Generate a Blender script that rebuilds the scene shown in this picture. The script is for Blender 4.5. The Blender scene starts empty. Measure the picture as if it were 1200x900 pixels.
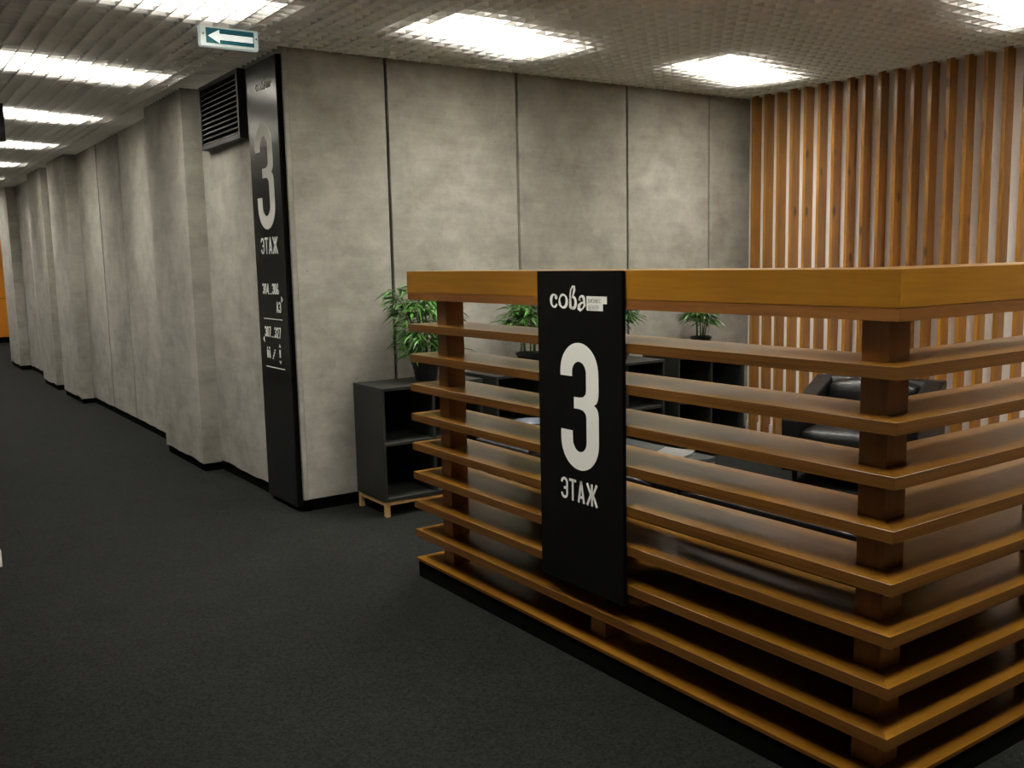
import bpy, bmesh, math, random
from mathutils import Vector, Matrix, noise
from math import pi, sin, cos

S = bpy.context.scene
C = S.collection

# ------------------------------------------------------------------ camera
CAM_F = 1114.85                      # focal length in pixels of the 1200x900 frame
YAW, PITCH, ROLL, EYE = 0.6030, -0.1298, -0.0217, 1.5
fw = Vector((sin(YAW) * cos(PITCH), cos(YAW) * cos(PITCH), sin(PITCH)))
rt = Vector((cos(YAW), -sin(YAW), 0))
up = rt.cross(fw)
r2 = cos(ROLL) * rt + sin(ROLL) * up
u2 = -sin(ROLL) * rt + cos(ROLL) * up
cd = bpy.data.cameras.new('camera')
cam = bpy.data.objects.new('camera', cd)
C.objects.link(cam)
cd.sensor_width = 36
cd.sensor_fit = 'HORIZONTAL'
cd.lens = 36 * CAM_F / 1200
cd.clip_start = 0.05
cd.clip_end = 100
M3 = Matrix((r2, u2, -fw)).transposed()
cam.matrix_world = Matrix.Translation((0, 0, EYE)) @ M3.to_4x4()
S.camera = cam

# ------------------------------------------------------------------ world, view
w = bpy.data.worlds.new('world')
S.world = w
w.use_nodes = True
w.node_tree.nodes['Background'].inputs[0].default_value = (0, 0, 0, 1)
w.node_tree.nodes['Background'].inputs[1].default_value = 0
S.view_settings.view_transform = 'Standard'
S.view_settings.look = 'None'
S.view_settings.exposure = 0.0
S.view_settings.gamma = 1
S.view_settings.use_curve_mapping = False
S.cycles.max_bounces = 10
S.cycles.diffuse_bounces = 6
S.cycles.glossy_bounces = 4
S.cycles.use_denoising = True
S.cycles.sample_clamp_indirect = 6

LAMP = 11.0                           # radiance of the ceiling lamps' diffusers
LAMP_W = 25.0                        # power of each lamp's downward beam (raster reflector)
LAMP_SPREAD = 112.0
LAMP_COL = (1.0, 0.962, 0.885, 1)

# ------------------------------------------------------------------ main measures (metres)
ZC = 2.732        # underside of the cell ceiling
XW = 2.150        # corridor face of the concrete wall
YW = 5.374        # back wall of the lounge
XS = 6.087        # white wall behind the battens
XA = 2.120        # outer long face of the barrier
YN = 1.386        # outer short face of the barrier
YF = 3.920        # far end of the barrier
RND = random.Random(7)

# ------------------------------------------------------------------ materials
def new_mat(name):
    m = bpy.data.materials.new(name)
    m.use_nodes = True
    nt = m.node_tree
    return m, nt, nt.nodes['Principled BSDF']

def N(nt, kind, **kw):
    n = nt.nodes.new(kind)
    for k, v in kw.items():
        if k in n.inputs.keys():
            n.inputs[k].default_value = v
        else:
            setattr(n, k, v)
    return n

def plain(name, col, rough=0.5, metal=0.0, spec=0.5, coat=0.0, bump=0.0, bscale=60):
    m, nt, b = new_mat(name)
    b.inputs['Base Color'].default_value = (*col, 1)
    b.inputs['Roughness'].default_value = rough
    b.inputs['Metallic'].default_value = metal
    b.inputs['Specular IOR Level'].default_value = spec
    b.inputs['Coat Weight'].default_value = coat
    tc = N(nt, 'ShaderNodeTexCoord')
    nz = N(nt, 'ShaderNodeTexNoise', Scale=bscale, Detail=4.0)
    nt.links.new(tc.outputs['Object'], nz.inputs['Vector'])
    mr = N(nt, 'ShaderNodeMapRange')
    mr.inputs['To Min'].default_value = max(0.02, rough - 0.05)
    mr.inputs['To Max'].default_value = min(1, rough + 0.05)
    nt.links.new(nz.outputs['Fac'], mr.inputs['Value'])
    nt.links.new(mr.outputs['Result'], b.inputs['Roughness'])
    if bump:
        bp = N(nt, 'ShaderNodeBump', Strength=bump, Distance=0.01)
        nt.links.new(nz.outputs['Fac'], bp.inputs['Height'])
        nt.links.new(bp.outputs['Normal'], b.inputs['Normal'])
    return m

def emissive(name, col, strength):
    m, nt, b = new_mat(name)
    b.inputs['Base Color'].default_value = (*col[:3], 1)
    b.inputs['Emission Color'].default_value = (*col[:3], 1)
    b.inputs['Emission Strength'].default_value = strength
    return m

def concrete(name, tint=1.0):
    m, nt, b = new_mat(name)
    L = nt.links.new
    tc = N(nt, 'ShaderNodeTexCoord')
    oi = N(nt, 'ShaderNodeObjectInfo')
    vm = N(nt, 'ShaderNodeVectorMath', operation='SCALE')
    vm.inputs[0].default_value = (13.7, 7.3, 5.1)
    L(oi.outputs['Random'], vm.inputs['Scale'])
    ad = N(nt, 'ShaderNodeVectorMath', operation='ADD')
    L(tc.outputs['Object'], ad.inputs[0])
    L(vm.outputs['Vector'], ad.inputs[1])
    big = N(nt, 'ShaderNodeTexNoise', Scale=1.5, Detail=7.0, Roughness=0.62, Distortion=0.2)
    mid = N(nt, 'ShaderNodeTexNoise', Scale=4.2, Detail=11.0, Roughness=0.68, Distortion=0.25)
    fine = N(nt, 'ShaderNodeTexNoise', Scale=60.0, Detail=4.0, Roughness=0.7)
    mp = N(nt, 'ShaderNodeMapping')
    mp.inputs['Scale'].default_value = (1.0, 1.0, 7.0)      # faint horizontal shutter lines
    L(ad.outputs['Vector'], mp.inputs['Vector'])
    hz = N(nt, 'ShaderNodeTexNoise', Scale=2.6, Detail=6.0, Roughness=0.7)
    L(mp.outputs['Vector'], hz.inputs['Vector'])
    for n in (big, mid, fine):
        L(ad.outputs['Vector'], n.inputs['Vector'])
    cr = N(nt, 'ShaderNodeValToRGB')
    e = cr.color_ramp.elements
    e[0].position = 0.36
    e[0].color = (0.225 * tint, 0.214 * tint, 0.182 * tint, 1)
    e[1].position = 0.64
    e[1].color = (0.49 * tint, 0.472 * tint, 0.418 * tint, 1)
    # weighted sum of the noises
    def wsum(a, wa, bb, wb):
        x = N(nt, 'ShaderNodeMath', operation='MULTIPLY'); x.inputs[1].default_value = wa; L(a, x.inputs[0])
        y = N(nt, 'ShaderNodeMath', operation='MULTIPLY_ADD'); y.inputs[1].default_value = wb; L(bb, y.inputs[0]); L(x.outputs[0], y.inputs[2])
        return y.outputs[0]
    s1 = wsum(big.outputs['Fac'], 0.30, mid.outputs['Fac'], 0.42)
    s2 = wsum(hz.outputs['Fac'], 0.17, fine.outputs['Fac'], 0.09)
    sm = N(nt, 'ShaderNodeMath', operation='ADD'); L(s1, sm.inputs[0]); L(s2, sm.inputs[1])
    L(sm.outputs[0], cr.inputs['Fac'])
    # pores
    vo = N(nt, 'ShaderNodeTexVoronoi', Scale=7.0)
    L(ad.outputs['Vector'], vo.inputs['Vector'])
    pr = N(nt, 'ShaderNodeMapRange')
    pr.inputs['From Min'].default_value = 0.015
    pr.inputs['From Max'].default_value = 0.055
    pr.inputs['To Min'].default_value = 0.55
    pr.inputs['To Max'].default_value = 1.0
    L(vo.outputs['Distance'], pr.inputs['Value'])
    mx = N(nt, 'ShaderNodeMix', data_type='RGBA', blend_type='MULTIPLY')
    mx.inputs['Factor'].default_value = 1
    L(cr.outputs['Color'], mx.inputs['A'])
    L(pr.outputs['Result'], mx.inputs['B'])
    L(mx.outputs['Result'], b.inputs['Base Color'])
    b.inputs['Roughness'].default_value = 0.75
    b.inputs['Specular IOR Level'].default_value = 0.3
    bp = N(nt, 'ShaderNodeBump', Strength=0.35, Distance=0.006)
    L(sm.outputs[0], bp.inputs['Height'])
    L(bp.outputs['Normal'], b.inputs['Normal'])
    return m

def wood(name, axis, dark, light, rough=0.28, coat=0.35, knots=False, grain=1.0):
    """lacquered wood whose grain runs along the local axis 'x', 'y' or 'z'"""
    m, nt, b = new_mat(name)
    L = nt.links.new
    tc = N(nt, 'ShaderNodeTexCoord')
    oi = N(nt, 'ShaderNodeObjectInfo')
    vm = N(nt, 'ShaderNodeVectorMath', operation='SCALE')
    vm.inputs[0].default_value = (9.1, 6.3, 11.7)
    L(oi.outputs['Random'], vm.inputs['Scale'])
    ad = N(nt, 'ShaderNodeVectorMath', operation='ADD')
    L(tc.outputs['Object'], ad.inputs[0])
    L(vm.outputs['Vector'], ad.inputs[1])
    mp = N(nt, 'ShaderNodeMapping')
    sc = [14.0, 14.0, 14.0]
    sc['xyz'.index(axis)] = 0.8
    mp.inputs['Scale'].default_value = sc
    L(ad.outputs['Vector'], mp.inputs['Vector'])
    n1 = N(nt, 'ShaderNodeTexNoise', Scale=3.0 * grain, Detail=7.0, Roughness=0.6, Distortion=0.7)
    L(mp.outputs['Vector'], n1.inputs['Vector'])
    n2 = N(nt, 'ShaderNodeTexNoise', Scale=1.5, Detail=2.0)
    L(ad.outputs['Vector'], n2.inputs['Vector'])
    mm = N(nt, 'ShaderNodeMath', operation='MULTIPLY_ADD')
    mm.inputs[1].default_value = 0.55
    L(n1.outputs['Fac'], mm.inputs[0])
    m2 = N(nt, 'ShaderNodeMath', operation='MULTIPLY')
    m2.inputs[1].default_value = 0.45
    L(n2.outputs['Fac'], m2.inputs[0])
    L(m2.outputs[0], mm.inputs[2])
    cr = N(nt, 'ShaderNodeValToRGB')
    e = cr.color_ramp.elements
    e[0].position = 0.36
    e[0].color = (*dark, 1)
    e[1].position = 0.64
    e[1].color = (*light, 1)
    L(mm.outputs[0], cr.inputs['Fac'])
    out = cr.outputs['Color']
    # board to board shade
    mr = N(nt, 'ShaderNodeMapRange')
    mr.inputs['To Min'].default_value = 0.84
    mr.inputs['To Max'].default_value = 1.12
    L(oi.outputs['Random'], mr.inputs['Value'])
    mx = N(nt, 'ShaderNodeMix', data_type='RGBA', blend_type='MULTIPLY')
    mx.inputs['Factor'].default_value = 1
    L(out, mx.inputs['A'])
    L(mr.outputs['Result'], mx.inputs['B'])
    out = mx.outputs['Result']
    if knots:
        mk = N(nt, 'ShaderNodeMapping')
        ks = [9.0, 9.0, 9.0]
        ks['xyz'.index(axis)] = 4.2
        mk.inputs['Scale'].default_value = ks
        L(ad.outputs['Vector'], mk.inputs['Vector'])
        vo = N(nt, 'ShaderNodeTexVoronoi', Scale=0.75)
        L(mk.outputs['Vector'], vo.inputs['Vector'])
        kr = N(nt, 'ShaderNodeMapRange')
        kr.inputs['From Min'].default_value = 0.07
        kr.inputs['From Max'].default_value = 0.16
        kr.inputs['To Min'].default_value = 0.28
        kr.inputs['To Max'].default_value = 1.0
        L(vo.outputs['Distance'], kr.inputs['Value'])
        mx2 = N(nt, 'ShaderNodeMix', data_type='RGBA', blend_type='MULTIPLY')
        mx2.inputs['Factor'].default_value = 1
        L(out, mx2.inputs['A'])
        L(kr.outputs['Result'], mx2.inputs['B'])
        out = mx2.outputs['Result']
    L(out, b.inputs['Base Color'])
    b.inputs['Roughness'].default_value = rough
    b.inputs['Coat Weight'].default_value = coat
    b.inputs['Coat Roughness'].default_value = 0.18
    bp = N(nt, 'ShaderNodeBump', Strength=0.08, Distance=0.002)
    L(n1.outputs['Fac'], bp.inputs['Height'])
    L(bp.outputs['Normal'], b.inputs['Normal'])
    return m

def ply_edge():
    """lacquered plywood edge: thin layers stacked in height"""
    m, nt, b = new_mat('plywood_edge')
    L = nt.links.new
    tc = N(nt, 'ShaderNodeTexCoord')
    oi = N(nt, 'ShaderNodeObjectInfo')
    mp = N(nt, 'ShaderNodeMapping')
    mp.inputs['Scale'].default_value = (1.2, 1.2, 150.0)
    L(tc.outputs['Object'], mp.inputs['Vector'])
    ad = N(nt, 'ShaderNodeVectorMath', operation='ADD')
    L(mp.outputs['Vector'], ad.inputs[0])
    L(oi.outputs['Random'], ad.inputs[1])
    nz = N(nt, 'ShaderNodeTexNoise', Scale=1.0, Detail=5.0, Roughness=0.6)
    L(ad.outputs['Vector'], nz.inputs['Vector'])
    cr = N(nt, 'ShaderNodeValToRGB')
    e = cr.color_ramp.elements
    e[0].position = 0.34
    e[0].color = (0.080, 0.030, 0.0036, 1)
    e[1].position = 0.66
    e[1].color = (0.165, 0.069, 0.0085, 1)
    L(nz.outputs['Fac'], cr.inputs['Fac'])
    L(cr.outputs['Color'], b.inputs['Base Color'])
    b.inputs['Roughness'].default_value = 0.4
    b.inputs['Coat Weight'].default_value = 0.1
    return m

def carpet_mat():
    m, nt, b = new_mat('carpet')
    L = nt.links.new
    tc = N(nt, 'ShaderNodeTexCoord')
    n1 = N(nt, 'ShaderNodeTexNoise', Scale=95.0, Detail=6.0, Roughness=0.8)
    n2 = N(nt, 'ShaderNodeTexNoise', Scale=4.0, Detail=4.0)
    n3 = N(nt, 'ShaderNodeTexNoise', Scale=420.0, Detail=2.0)
    for n in (n1, n2, n3):
        L(tc.outputs['Object'], n.inputs['Vector'])
    cr = N(nt, 'ShaderNodeValToRGB')
    e = cr.color_ramp.elements
    e[0].position = 0.36
    e[0].color = (0.0030, 0.0032, 0.0029, 1)
    e[1].position = 0.68
    e[1].color = (0.027, 0.0285, 0.0255, 1)
    L(n1.outputs['Fac'], cr.inputs['Fac'])
    mr = N(nt, 'ShaderNodeMapRange')
    mr.inputs['To Min'].default_value = 0.75
    mr.inputs['To Max'].default_value = 1.25
    L(n2.outputs['Fac'], mr.inputs['Value'])
    mx = N(nt, 'ShaderNodeMix', data_type='RGBA', blend_type='MULTIPLY')
    mx.inputs['Factor'].default_value = 1
    L(cr.outputs['Color'], mx.inputs['A'])
    L(mr.outputs['Result'], mx.inputs['B'])
    L(mx.outputs['Result'], b.inputs['Base Color'])
    b.inputs['Roughness'].default_value = 0.95
    b.inputs['Specular IOR Level'].default_value = 0.1
    bp = N(nt, 'ShaderNodeBump', Strength=0.6, Distance=0.006)
    L(n3.outputs['Fac'], bp.inputs['Height'])
    L(bp.outputs['Normal'], b.inputs['Normal'])
    return m

WD, WL = (0.142, 0.057, 0.0055), (0.255, 0.118, 0.0110)
BD, BL = (0.25, 0.105, 0.0070), (0.36, 0.162, 0.0110)      # the yellower veneer of the top beam
MAT = dict(
    concrete=concrete('concrete'),
    carpet=carpet_mat(),
    wood_x=wood('lacquered_wood_x', 'x', WD, WL),
    wood_y=wood('lacquered_wood_y', 'y', WD, WL),
    wood_z=wood('lacquered_wood_z', 'z', (0.19, 0.070, 0.010), (0.30, 0.120, 0.018), coat=0.2),
    beam_x=wood('beam_veneer_x', 'x', BD, BL, coat=0.2),
    beam_y=wood('beam_veneer_y', 'y', BD, BL, coat=0.2),
    ply=ply_edge(),
    strip_x=wood('oak_strip_x', 'x', (0.17, 0.062, 0.014), (0.28, 0.115, 0.026), grain=1.6),
    strip_y=wood('oak_strip_y', 'y', (0.17, 0.062, 0.014), (0.28, 0.115, 0.026), grain=1.6),
    pine=wood('stained_pine', 'z', (0.29, 0.112, 0.011), (0.46, 0.205, 0.024), rough=0.32, coat=0.3, knots=True),
    legwood=wood('pale_pine', 'z', (0.42, 0.26, 0.10), (0.60, 0.40, 0.17), rough=0.5, coat=0.0),
    white_wall=plain('white_paint', (0.88, 0.84, 0.79), 0.6, bump=0.05, bscale=80),
    grey_wall=plain('pale_grey_paint', (0.55, 0.53, 0.48), 0.8, bump=0.05),
    orange_wall=plain('orange_laminate', (0.62, 0.22, 0.012), 0.4),
    blade=plain('ceiling_blade_white', (0.85, 0.835, 0.80), 0.45),
    plenum=plain('plenum_pale', (0.6, 0.59, 0.56), 0.9),
    recess=plain('black_recess', (0.002, 0.002, 0.002), 0.8, spec=0.06),
    joint=plain('joint_shadow_gap', (0.035, 0.032, 0.026), 0.9),
    sign_black=plain('sign_black', (0.0035, 0.0037, 0.0035), 0.5, spec=0.12),
    steel_black=plain('black_brushed_sheet', (0.012, 0.0125, 0.012), 0.24, metal=0.0, spec=0.6),
    lettering=plain('white_vinyl', (0.86, 0.86, 0.80), 0.6),
    lettering_grey=plain('grey_vinyl', (0.22, 0.22, 0.20), 0.6),
    grille=plain('dark_grille', (0.012, 0.012, 0.012), 0.4),
    louvre=plain('louvre_metal', (0.10, 0.10, 0.095), 0.35, metal=0.6),
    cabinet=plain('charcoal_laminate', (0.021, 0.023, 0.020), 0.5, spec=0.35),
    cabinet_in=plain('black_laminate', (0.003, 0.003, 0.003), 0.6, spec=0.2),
    pot=plain('black_pot', (0.010, 0.010, 0.010), 0.35),
    soil=plain('dark_soil', (0.02, 0.014, 0.009), 0.9, bump=0.6),
    cane=plain('green_cane', (0.055, 0.12, 0.022), 0.5),
    leather=plain('black_leather', (0.005, 0.0052, 0.0054), 0.40, spec=0.38, bump=0.25, bscale=35),
    chair_leg=plain('dark_steel', (0.02, 0.02, 0.02), 0.3, metal=0.7),
    table_top=plain('grey_table_top', (0.055, 0.060, 0.060), 0.25),
    table_leg=plain('pale_table_leg', (0.28, 0.29, 0.28), 0.4),
    bowl=plain('blue_grey_ceramic', (0.07, 0.085, 0.11), 0.3),
    paper=plain('magazine_paper', (0.12, 0.12, 0.115), 0.6),
    exit_white=emissive('lit_white_plastic', (0.62, 0.70, 0.66), 0.35),
    exit_teal=emissive('lit_teal_film', (0.010, 0.095, 0.115), 0.45),
    exit_arrow=emissive('lit_arrow', (0.85, 0.9, 0.85), 0.7),
    screw=plain('screw', (0.05, 0.05, 0.05), 0.4),
    white_block=plain('white_lacquer', (0.75, 0.73, 0.68), 0.45),
    hang_black=plain('black_plastic', (0.012, 0.012, 0.016), 0.5),
    housing=plain('lamp_housing', (0.75, 0.75, 0.72), 0.5),
)

def leaf_mat():
    m, nt, b = new_mat('bamboo_leaf')
    L = nt.links.new
    tc = N(nt, 'ShaderNodeTexCoord')
    nz = N(nt, 'ShaderNodeTexNoise', Scale=28.0, Detail=2.0)
    L(tc.outputs['Object'], nz.inputs['Vector'])
    cr = N(nt, 'ShaderNodeValToRGB')
    e = cr.color_ramp.elements
    e[0].position = 0.35
    e[0].color = (0.028, 0.11, 0.012, 1)
    e[1].position = 0.68
    e[1].color = (0.13, 0.36, 0.045, 1)
    L(nz.outputs['Fac'], cr.inputs['Fac'])
    L(cr.outputs['Color'], b.inputs['Base Color'])
    b.inputs['Roughness'].default_value = 0.45
    return m
MAT['leaf'] = leaf_mat()

def lamp_mat():
    m = bpy.data.materials.new('lamp_diffuser')
    m.use_nodes = True
    nt = m.node_tree
    b = nt.nodes['Principled BSDF']
    b.inputs['Base Color'].default_value = (0.8, 0.8, 0.8, 1)
    b.inputs['Emission Color'].default_value = LAMP_COL
    b.inputs['Emission Strength'].default_value = LAMP
    return m
MAT['lamp'] = lamp_mat()

# ------------------------------------------------------------------ mesh helpers
def box_bm(bm, x0, x1, y0, y1, z0, z1):
    v = [bm.verts.new(p) for p in ((x0, y0, z0), (x1, y0, z0), (x1, y1, z0), (x0, y1, z0),
                                   (x0, y0, z1), (x1, y0, z1), (x1, y1, z1), (x0, y1, z1))]
    for f in ((0, 3, 2, 1), (4, 5, 6, 7), (0, 1, 5, 4), (1, 2, 6, 5), (2, 3, 7, 6), (3, 0, 4, 7)):
        bm.faces.new([v[i] for i in f])
    return v

def link_mesh(name, me, mat, parent=None, loc=(0, 0, 0), rot=(0, 0, 0)):
    o = bpy.data.objects.new(name, me)
    C.objects.link(o)
    if mat is not None and not me.materials:
        me.materials.append(MAT[mat])
    o.location = loc
    o.rotation_euler = rot
    if parent is not None:
        o.parent = parent
    return o

def finish(name, bm, mat, parent=None, bevel=0.0, seg=2, smooth=False, loc=(0, 0, 0), rot=(0, 0, 0)):
    if bevel:
        bmesh.ops.bevel(bm, geom=list(bm.edges), offset=bevel, segments=seg, profile=0.7, affect='EDGES', clamp_overlap=True)
    bmesh.ops.recalc_face_normals(bm, faces=list(bm.faces))
    me = bpy.data.meshes.new(name)
    bm.to_mesh(me)
    bm.free()
    if smooth:
        for p in me.polygons:
            p.use_smooth = True
    return link_mesh(name, me, mat, parent, loc, rot)

def box(name, a, b, mat, parent=None, bevel=0.0, seg=2, smooth=False):
    """axis box between corners a and b; its origin sits at the centre of its base (relative to the parent)"""
    cx, cy, cz = (a[0] + b[0]) / 2, (a[1] + b[1]) / 2, min(a[2], b[2])
    hx, hy, hz = abs(b[0] - a[0]) / 2, abs(b[1] - a[1]) / 2, abs(b[2] - a[2])
    bm = bmesh.new()
    box_bm(bm, -hx, hx, -hy, hy, 0, hz)
    return finish(name, bm, mat, parent, bevel, seg, smooth, (cx, cy, cz))

def empty(name, loc, label, cat, group=None, rz=0.0):
    o = bpy.data.objects.new(name, None)
    C.objects.link(o)
    o.location = loc
    o.rotation_euler = (0, 0, rz)
    o.empty_display_size = 0.1
    tag(o, label, cat, group)
    return o

def tag(o, label, cat, group=None):
    o['label'] = label
    o['category'] = cat
    if group:
        o['group'] = group
    return o

def structure(o, label=None):
    o['kind'] = 'structure'
    if label:
        o['label'] = label
    return o

def copy_tree(o, parent=None):
    c = o.copy()
    C.objects.link(c)
    c.parent = parent
    for ch in list(o.children):
        copy_tree(ch, c)
    return c

def prism(name, pts, depth, mat, parent, loc=(0, 0, 0), rot=(0, 0, 0)):
    """polygon in local (x, z) pushed along local -y by depth"""
    bm = bmesh.new()
    a = [bm.verts.new((x, 0, z)) for x, z in pts]
    b = [bm.verts.new((x, -depth, z)) for x, z in pts]
    bm.faces.new(a)
    bm.faces.new(b[::-1])
    n = len(pts)
    for i in range(n):
        bm.faces.new((a[i], a[(i + 1) % n], b[(i + 1) % n], b[i]))
    return finish(name, bm, mat, parent, loc=loc, rot=rot)

def ribbon(bm, pts, widths, depth, y=0.0):
    """stroke of varying width along pts in the local x-z plane, pushed out towards -y"""
    n = len(pts)
    if not isinstance(widths, (list, tuple)):
        widths = [widths] * n
    elif len(widths) != n:
        m = len(widths) - 1
        ww = []
        for i in range(n):
            t = i / (n - 1) * m
            k = min(int(t), m - 1)
            ww.append(widths[k] + (widths[k + 1] - widths[k]) * (t - k))
        widths = ww
    P = [Vector((p[0], 0, p[1])) for p in pts]
    L_, R_ = [], []
    for i in range(n):
        if i == 0:
            d = (P[1] - P[0]).normalized(); k = 1
        elif i == n - 1:
            d = (P[-1] - P[-2]).normalized(); k = 1
        else:
            d1 = (P[i] - P[i - 1]).normalized(); d2 = (P[i + 1] - P[i]).normalized()
            d = (d1 + d2)
            d = d.normalized() if d.length > 1e-6 else d1
            k = min(1.0 / max(d.dot(d1), 0.35), 2.2)
        nr = Vector((-d.z, 0, d.x)) * (widths[i] / 2 * k)
        L_.append(P[i] + nr)
        R_.append(P[i] - nr)
    off = Vector((0, -depth, 0)); yo = Vector((0, y, 0))
    vl = [bm.verts.new(p + yo) for p in L_]; vr = [bm.verts.new(p + yo) for p in R_]
    fl = [bm.verts.new(p + off + yo) for p in L_]; fr = [bm.verts.new(p + off + yo) for p in R_]
    for i in range(n - 1):
        bm.faces.new((fl[i], fl[i + 1], fr[i + 1], fr[i]))
        bm.faces.new((vl[i + 1], vl[i], vr[i], vr[i + 1]))
        bm.faces.new((vl[i], vl[i + 1], fl[i + 1], fl[i]))
        bm.faces.new((vr[i + 1], vr[i], fr[i], fr[i + 1]))
    bm.faces.new((vl[0], fl[0], fr[0], vr[0]))
    bm.faces.new((fl[-1], vl[-1], vr[-1], fr[-1]))

def arc(cx, cz, rx, rz, a0, a1, n=14):
    return [(cx + rx * cos(a0 + (a1 - a0) * i / n), cz + rz * sin(a0 + (a1 - a0) * i / n)) for i in range(n + 1)]

# condensed stroke letters: each returns strokes inside a cell of width w and height h, stroke s
def glyph(ch, w, h, s):
    q = s / 2
    l, r, t, b = q, w - q, h - q, q
    cx = w / 2
    rx = (r - l) / 2
    rr = min(rx, h * 0.22)
    G = {
        'Т': [[(0, t), (w, t)], [(cx, 0), (cx, t)]],
        'А': [[(l, 0), (cx, h)], [(cx, h), (r, 0)], [(l + rx * .28, h * .26), (r - rx * .28, h * .26)]],
        'Э': [arc(cx, h - q - rr, rx, rr, pi, 0) + arc(cx, q + rr, rx, rr, 0, -pi), [(cx - rx * .2, h * .5), (r, h * .5)]],
        'Ж': [[(cx, 0), (cx, h)], [(l, h), (cx - s * .6, h * .52)], [(cx - s * .6, h * .52), (l, 0)], [(r, h), (cx + s * .6, h * .52)], [(cx + s * .6, h * .52), (r, 0)]],
        '0': [arc(cx, h - q - rr, rx, rr, pi, 0) + arc(cx, q + rr, rx, rr, 0, -pi) + [(l, h - q - rr)]],
        '2': [[(l, h * .70)] + arc(cx, h - q - rr, rx, rr, pi, 0) + [(r, h * .62), (l, q), (r, q)]],
        '4': [[(r - rx * .4, 0), (r - rx * .4, h)], [(r - rx * .4, h), (l, h * .25), (w, h * .25)]],
        '6': [[(r - rx * .5, h), (l, h * .45)] + arc(cx, q + rr, rx, rr, pi, 3 * pi, 22)],
        '7': [[(0, t), (r, t), (l + rx * .4, 0)]],
        '.': [[(cx, 0), (cx, s)]],
        'A': [[(l, 0), (cx, h)], [(cx, h), (r, 0)], [(l + rx * .28, h * .26), (r - rx * .28, h * .26)]],
        'Б': [[(r, t), (l, t), (l, b), (r, b), (r, h * .52), (l, h * .52)]],
        'И': [[(l, h), (l, 0)], [(l, 0.02 * h), (r, 0.98 * h)], [(r, h), (r, 0)]],
        'З': [arc(cx, h - q - rr, rx, rr, pi, -pi / 2 + .5), [(cx, h * .52), (r, h * .4)] + arc(cx, q + rr, rx, rr, 0, -pi)],
        'Н': [[(l, h), (l, 0)], [(r, h), (r, 0)], [(l, h * .5), (r, h * .5)]],
        'Е': [[(r, t), (l, t), (l, b), (r, b)], [(l, h * .5), (r, h * .5)]],
        'С': [[(r, h - q - rr)] + arc(cx, h - q - rr, rx, rr, 0, pi) + arc(cx, q + rr, rx, rr, pi, 2 * pi)],
        'Ц': [[(l, h), (l, b), (w, b), (w, -h * .15)], [(r - s, h), (r - s, b)]],
        'Р': [[(l, 0), (l, t), (r, t), (r, h * .45), (l, h * .45)]],
    }
    return G[ch]

def three_outline(w, h, s):
    R, q = w / 2, w / 2 - s
    o = [(0, h * .735)] + arc(R, h - R, R, R, pi, 0, 22)
    o += [(w, h * .61), (w * .985, h * .575), (w * .95, h * .548), (w * .885, h * .530)]
    o += [(w * .95, h * .510), (w * .985, h * .482), (w, h * .445)]
    o += arc(R, R, R, R, 0, -pi, 22) + [(0, h * .305), (s, h * .305)]
    o += arc(R, R, q, q, pi, 2 * pi, 16)
    o += [(w - s, h * .425), (w - s * 1.06, h * .455), (w - s * 1.28, h * .478), (w - s * 1.6, h * .485), (w * .36, h * .485)]
    o += [(w * .36, h * .575), (w - s * 1.6, h * .575), (w - s * 1.28, h * .582), (w - s * 1.06, h * .605), (w - s, h * .635)]
    o += arc(R, h - R, q, q, 0, pi, 16) + [(s, h * .735)]
    return o

def solid_bm(bm, pts, depth, y=0.0):
    a = [bm.verts.new((x, y, z)) for x, z in pts]
    b = [bm.verts.new((x, y - depth, z)) for x, z in pts]
    fa, fb_ = bm.faces.new(a), bm.faces.new(b[::-1])
    fa.normal_update()
    fb_.normal_update()
    n = len(pts)
    for i in range(n):
        bm.faces.new((a[i], a[(i + 1) % n], b[(i + 1) % n], b[i]))
    bmesh.ops.triangulate(bm, faces=[fa, fb_])

def text_bm(bm, text, x, z, w, h, s, gap, depth, y=0.0, widths=None):
    for i, ch in enumerate(text):
        cw = (widths or {}).get(ch, w)
        if ch == '3':
            solid_bm(bm, [(px + x, pz + z) for px, pz in three_outline(cw, h, s)], depth, y)
        elif ch != ' ':
            for st in glyph(ch, cw, h, s):
                ribbon(bm, [(px + x, pz + z) for px, pz in st], s, depth, y)
        x += cw + gap
    return x

# ================================================================== THE ROOM
floor = structure(box('floor', (-2.2, -3.2, -0.12), (6.4, 22.8, 0.0), 'carpet'), 'charcoal grey carpet floor')

PL = ZC + 0.40          # top of the plenum
# back wall of the lounge: a dark backing with cast concrete panels standing proud of it
wall_back = structure(box('wall_back', (XW + 0.03, YW + 0.03, 0.0), (XS + 0.2, YW + 0.25, PL), 'joint'), 'cast concrete panel wall behind the lounge')
for x0, x1 in ((XW + 0.0272, 2.800), (2.821, 3.779), (3.798, 4.763), (4.780, 5.615), (5.630, XS + 0.05)):
    p = box('concrete_panel', (x0, YW, 0.075), (x1, YW + 0.05, PL), 'concrete', None, 0.003, 1)
    p.parent = wall_back
    p.matrix_parent_inverse = wall_back.matrix_world.inverted()

def adopt(o, parent):
    """parent while keeping world coordinates for a parent that is only translated"""
    o.parent = parent
    o.location = Vector(o.location) - Vector(parent.location)
    o.matrix_parent_inverse = Matrix.Identity(4)
    return o
for ch in wall_back.children:
    ch.matrix_parent_inverse = Matrix.Identity(4)
    ch.location = Vector(ch.location) - Vector(wall_back.location)

# corridor face: backing, flat panels and the piers that stand out of it
wall_corridor = structure(box('wall_corridor', (XW + 0.03, YW + 0.26, 0.0), (XW + 0.3, 17.0, PL), 'joint'), 'long concrete corridor wall with piers')

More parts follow.
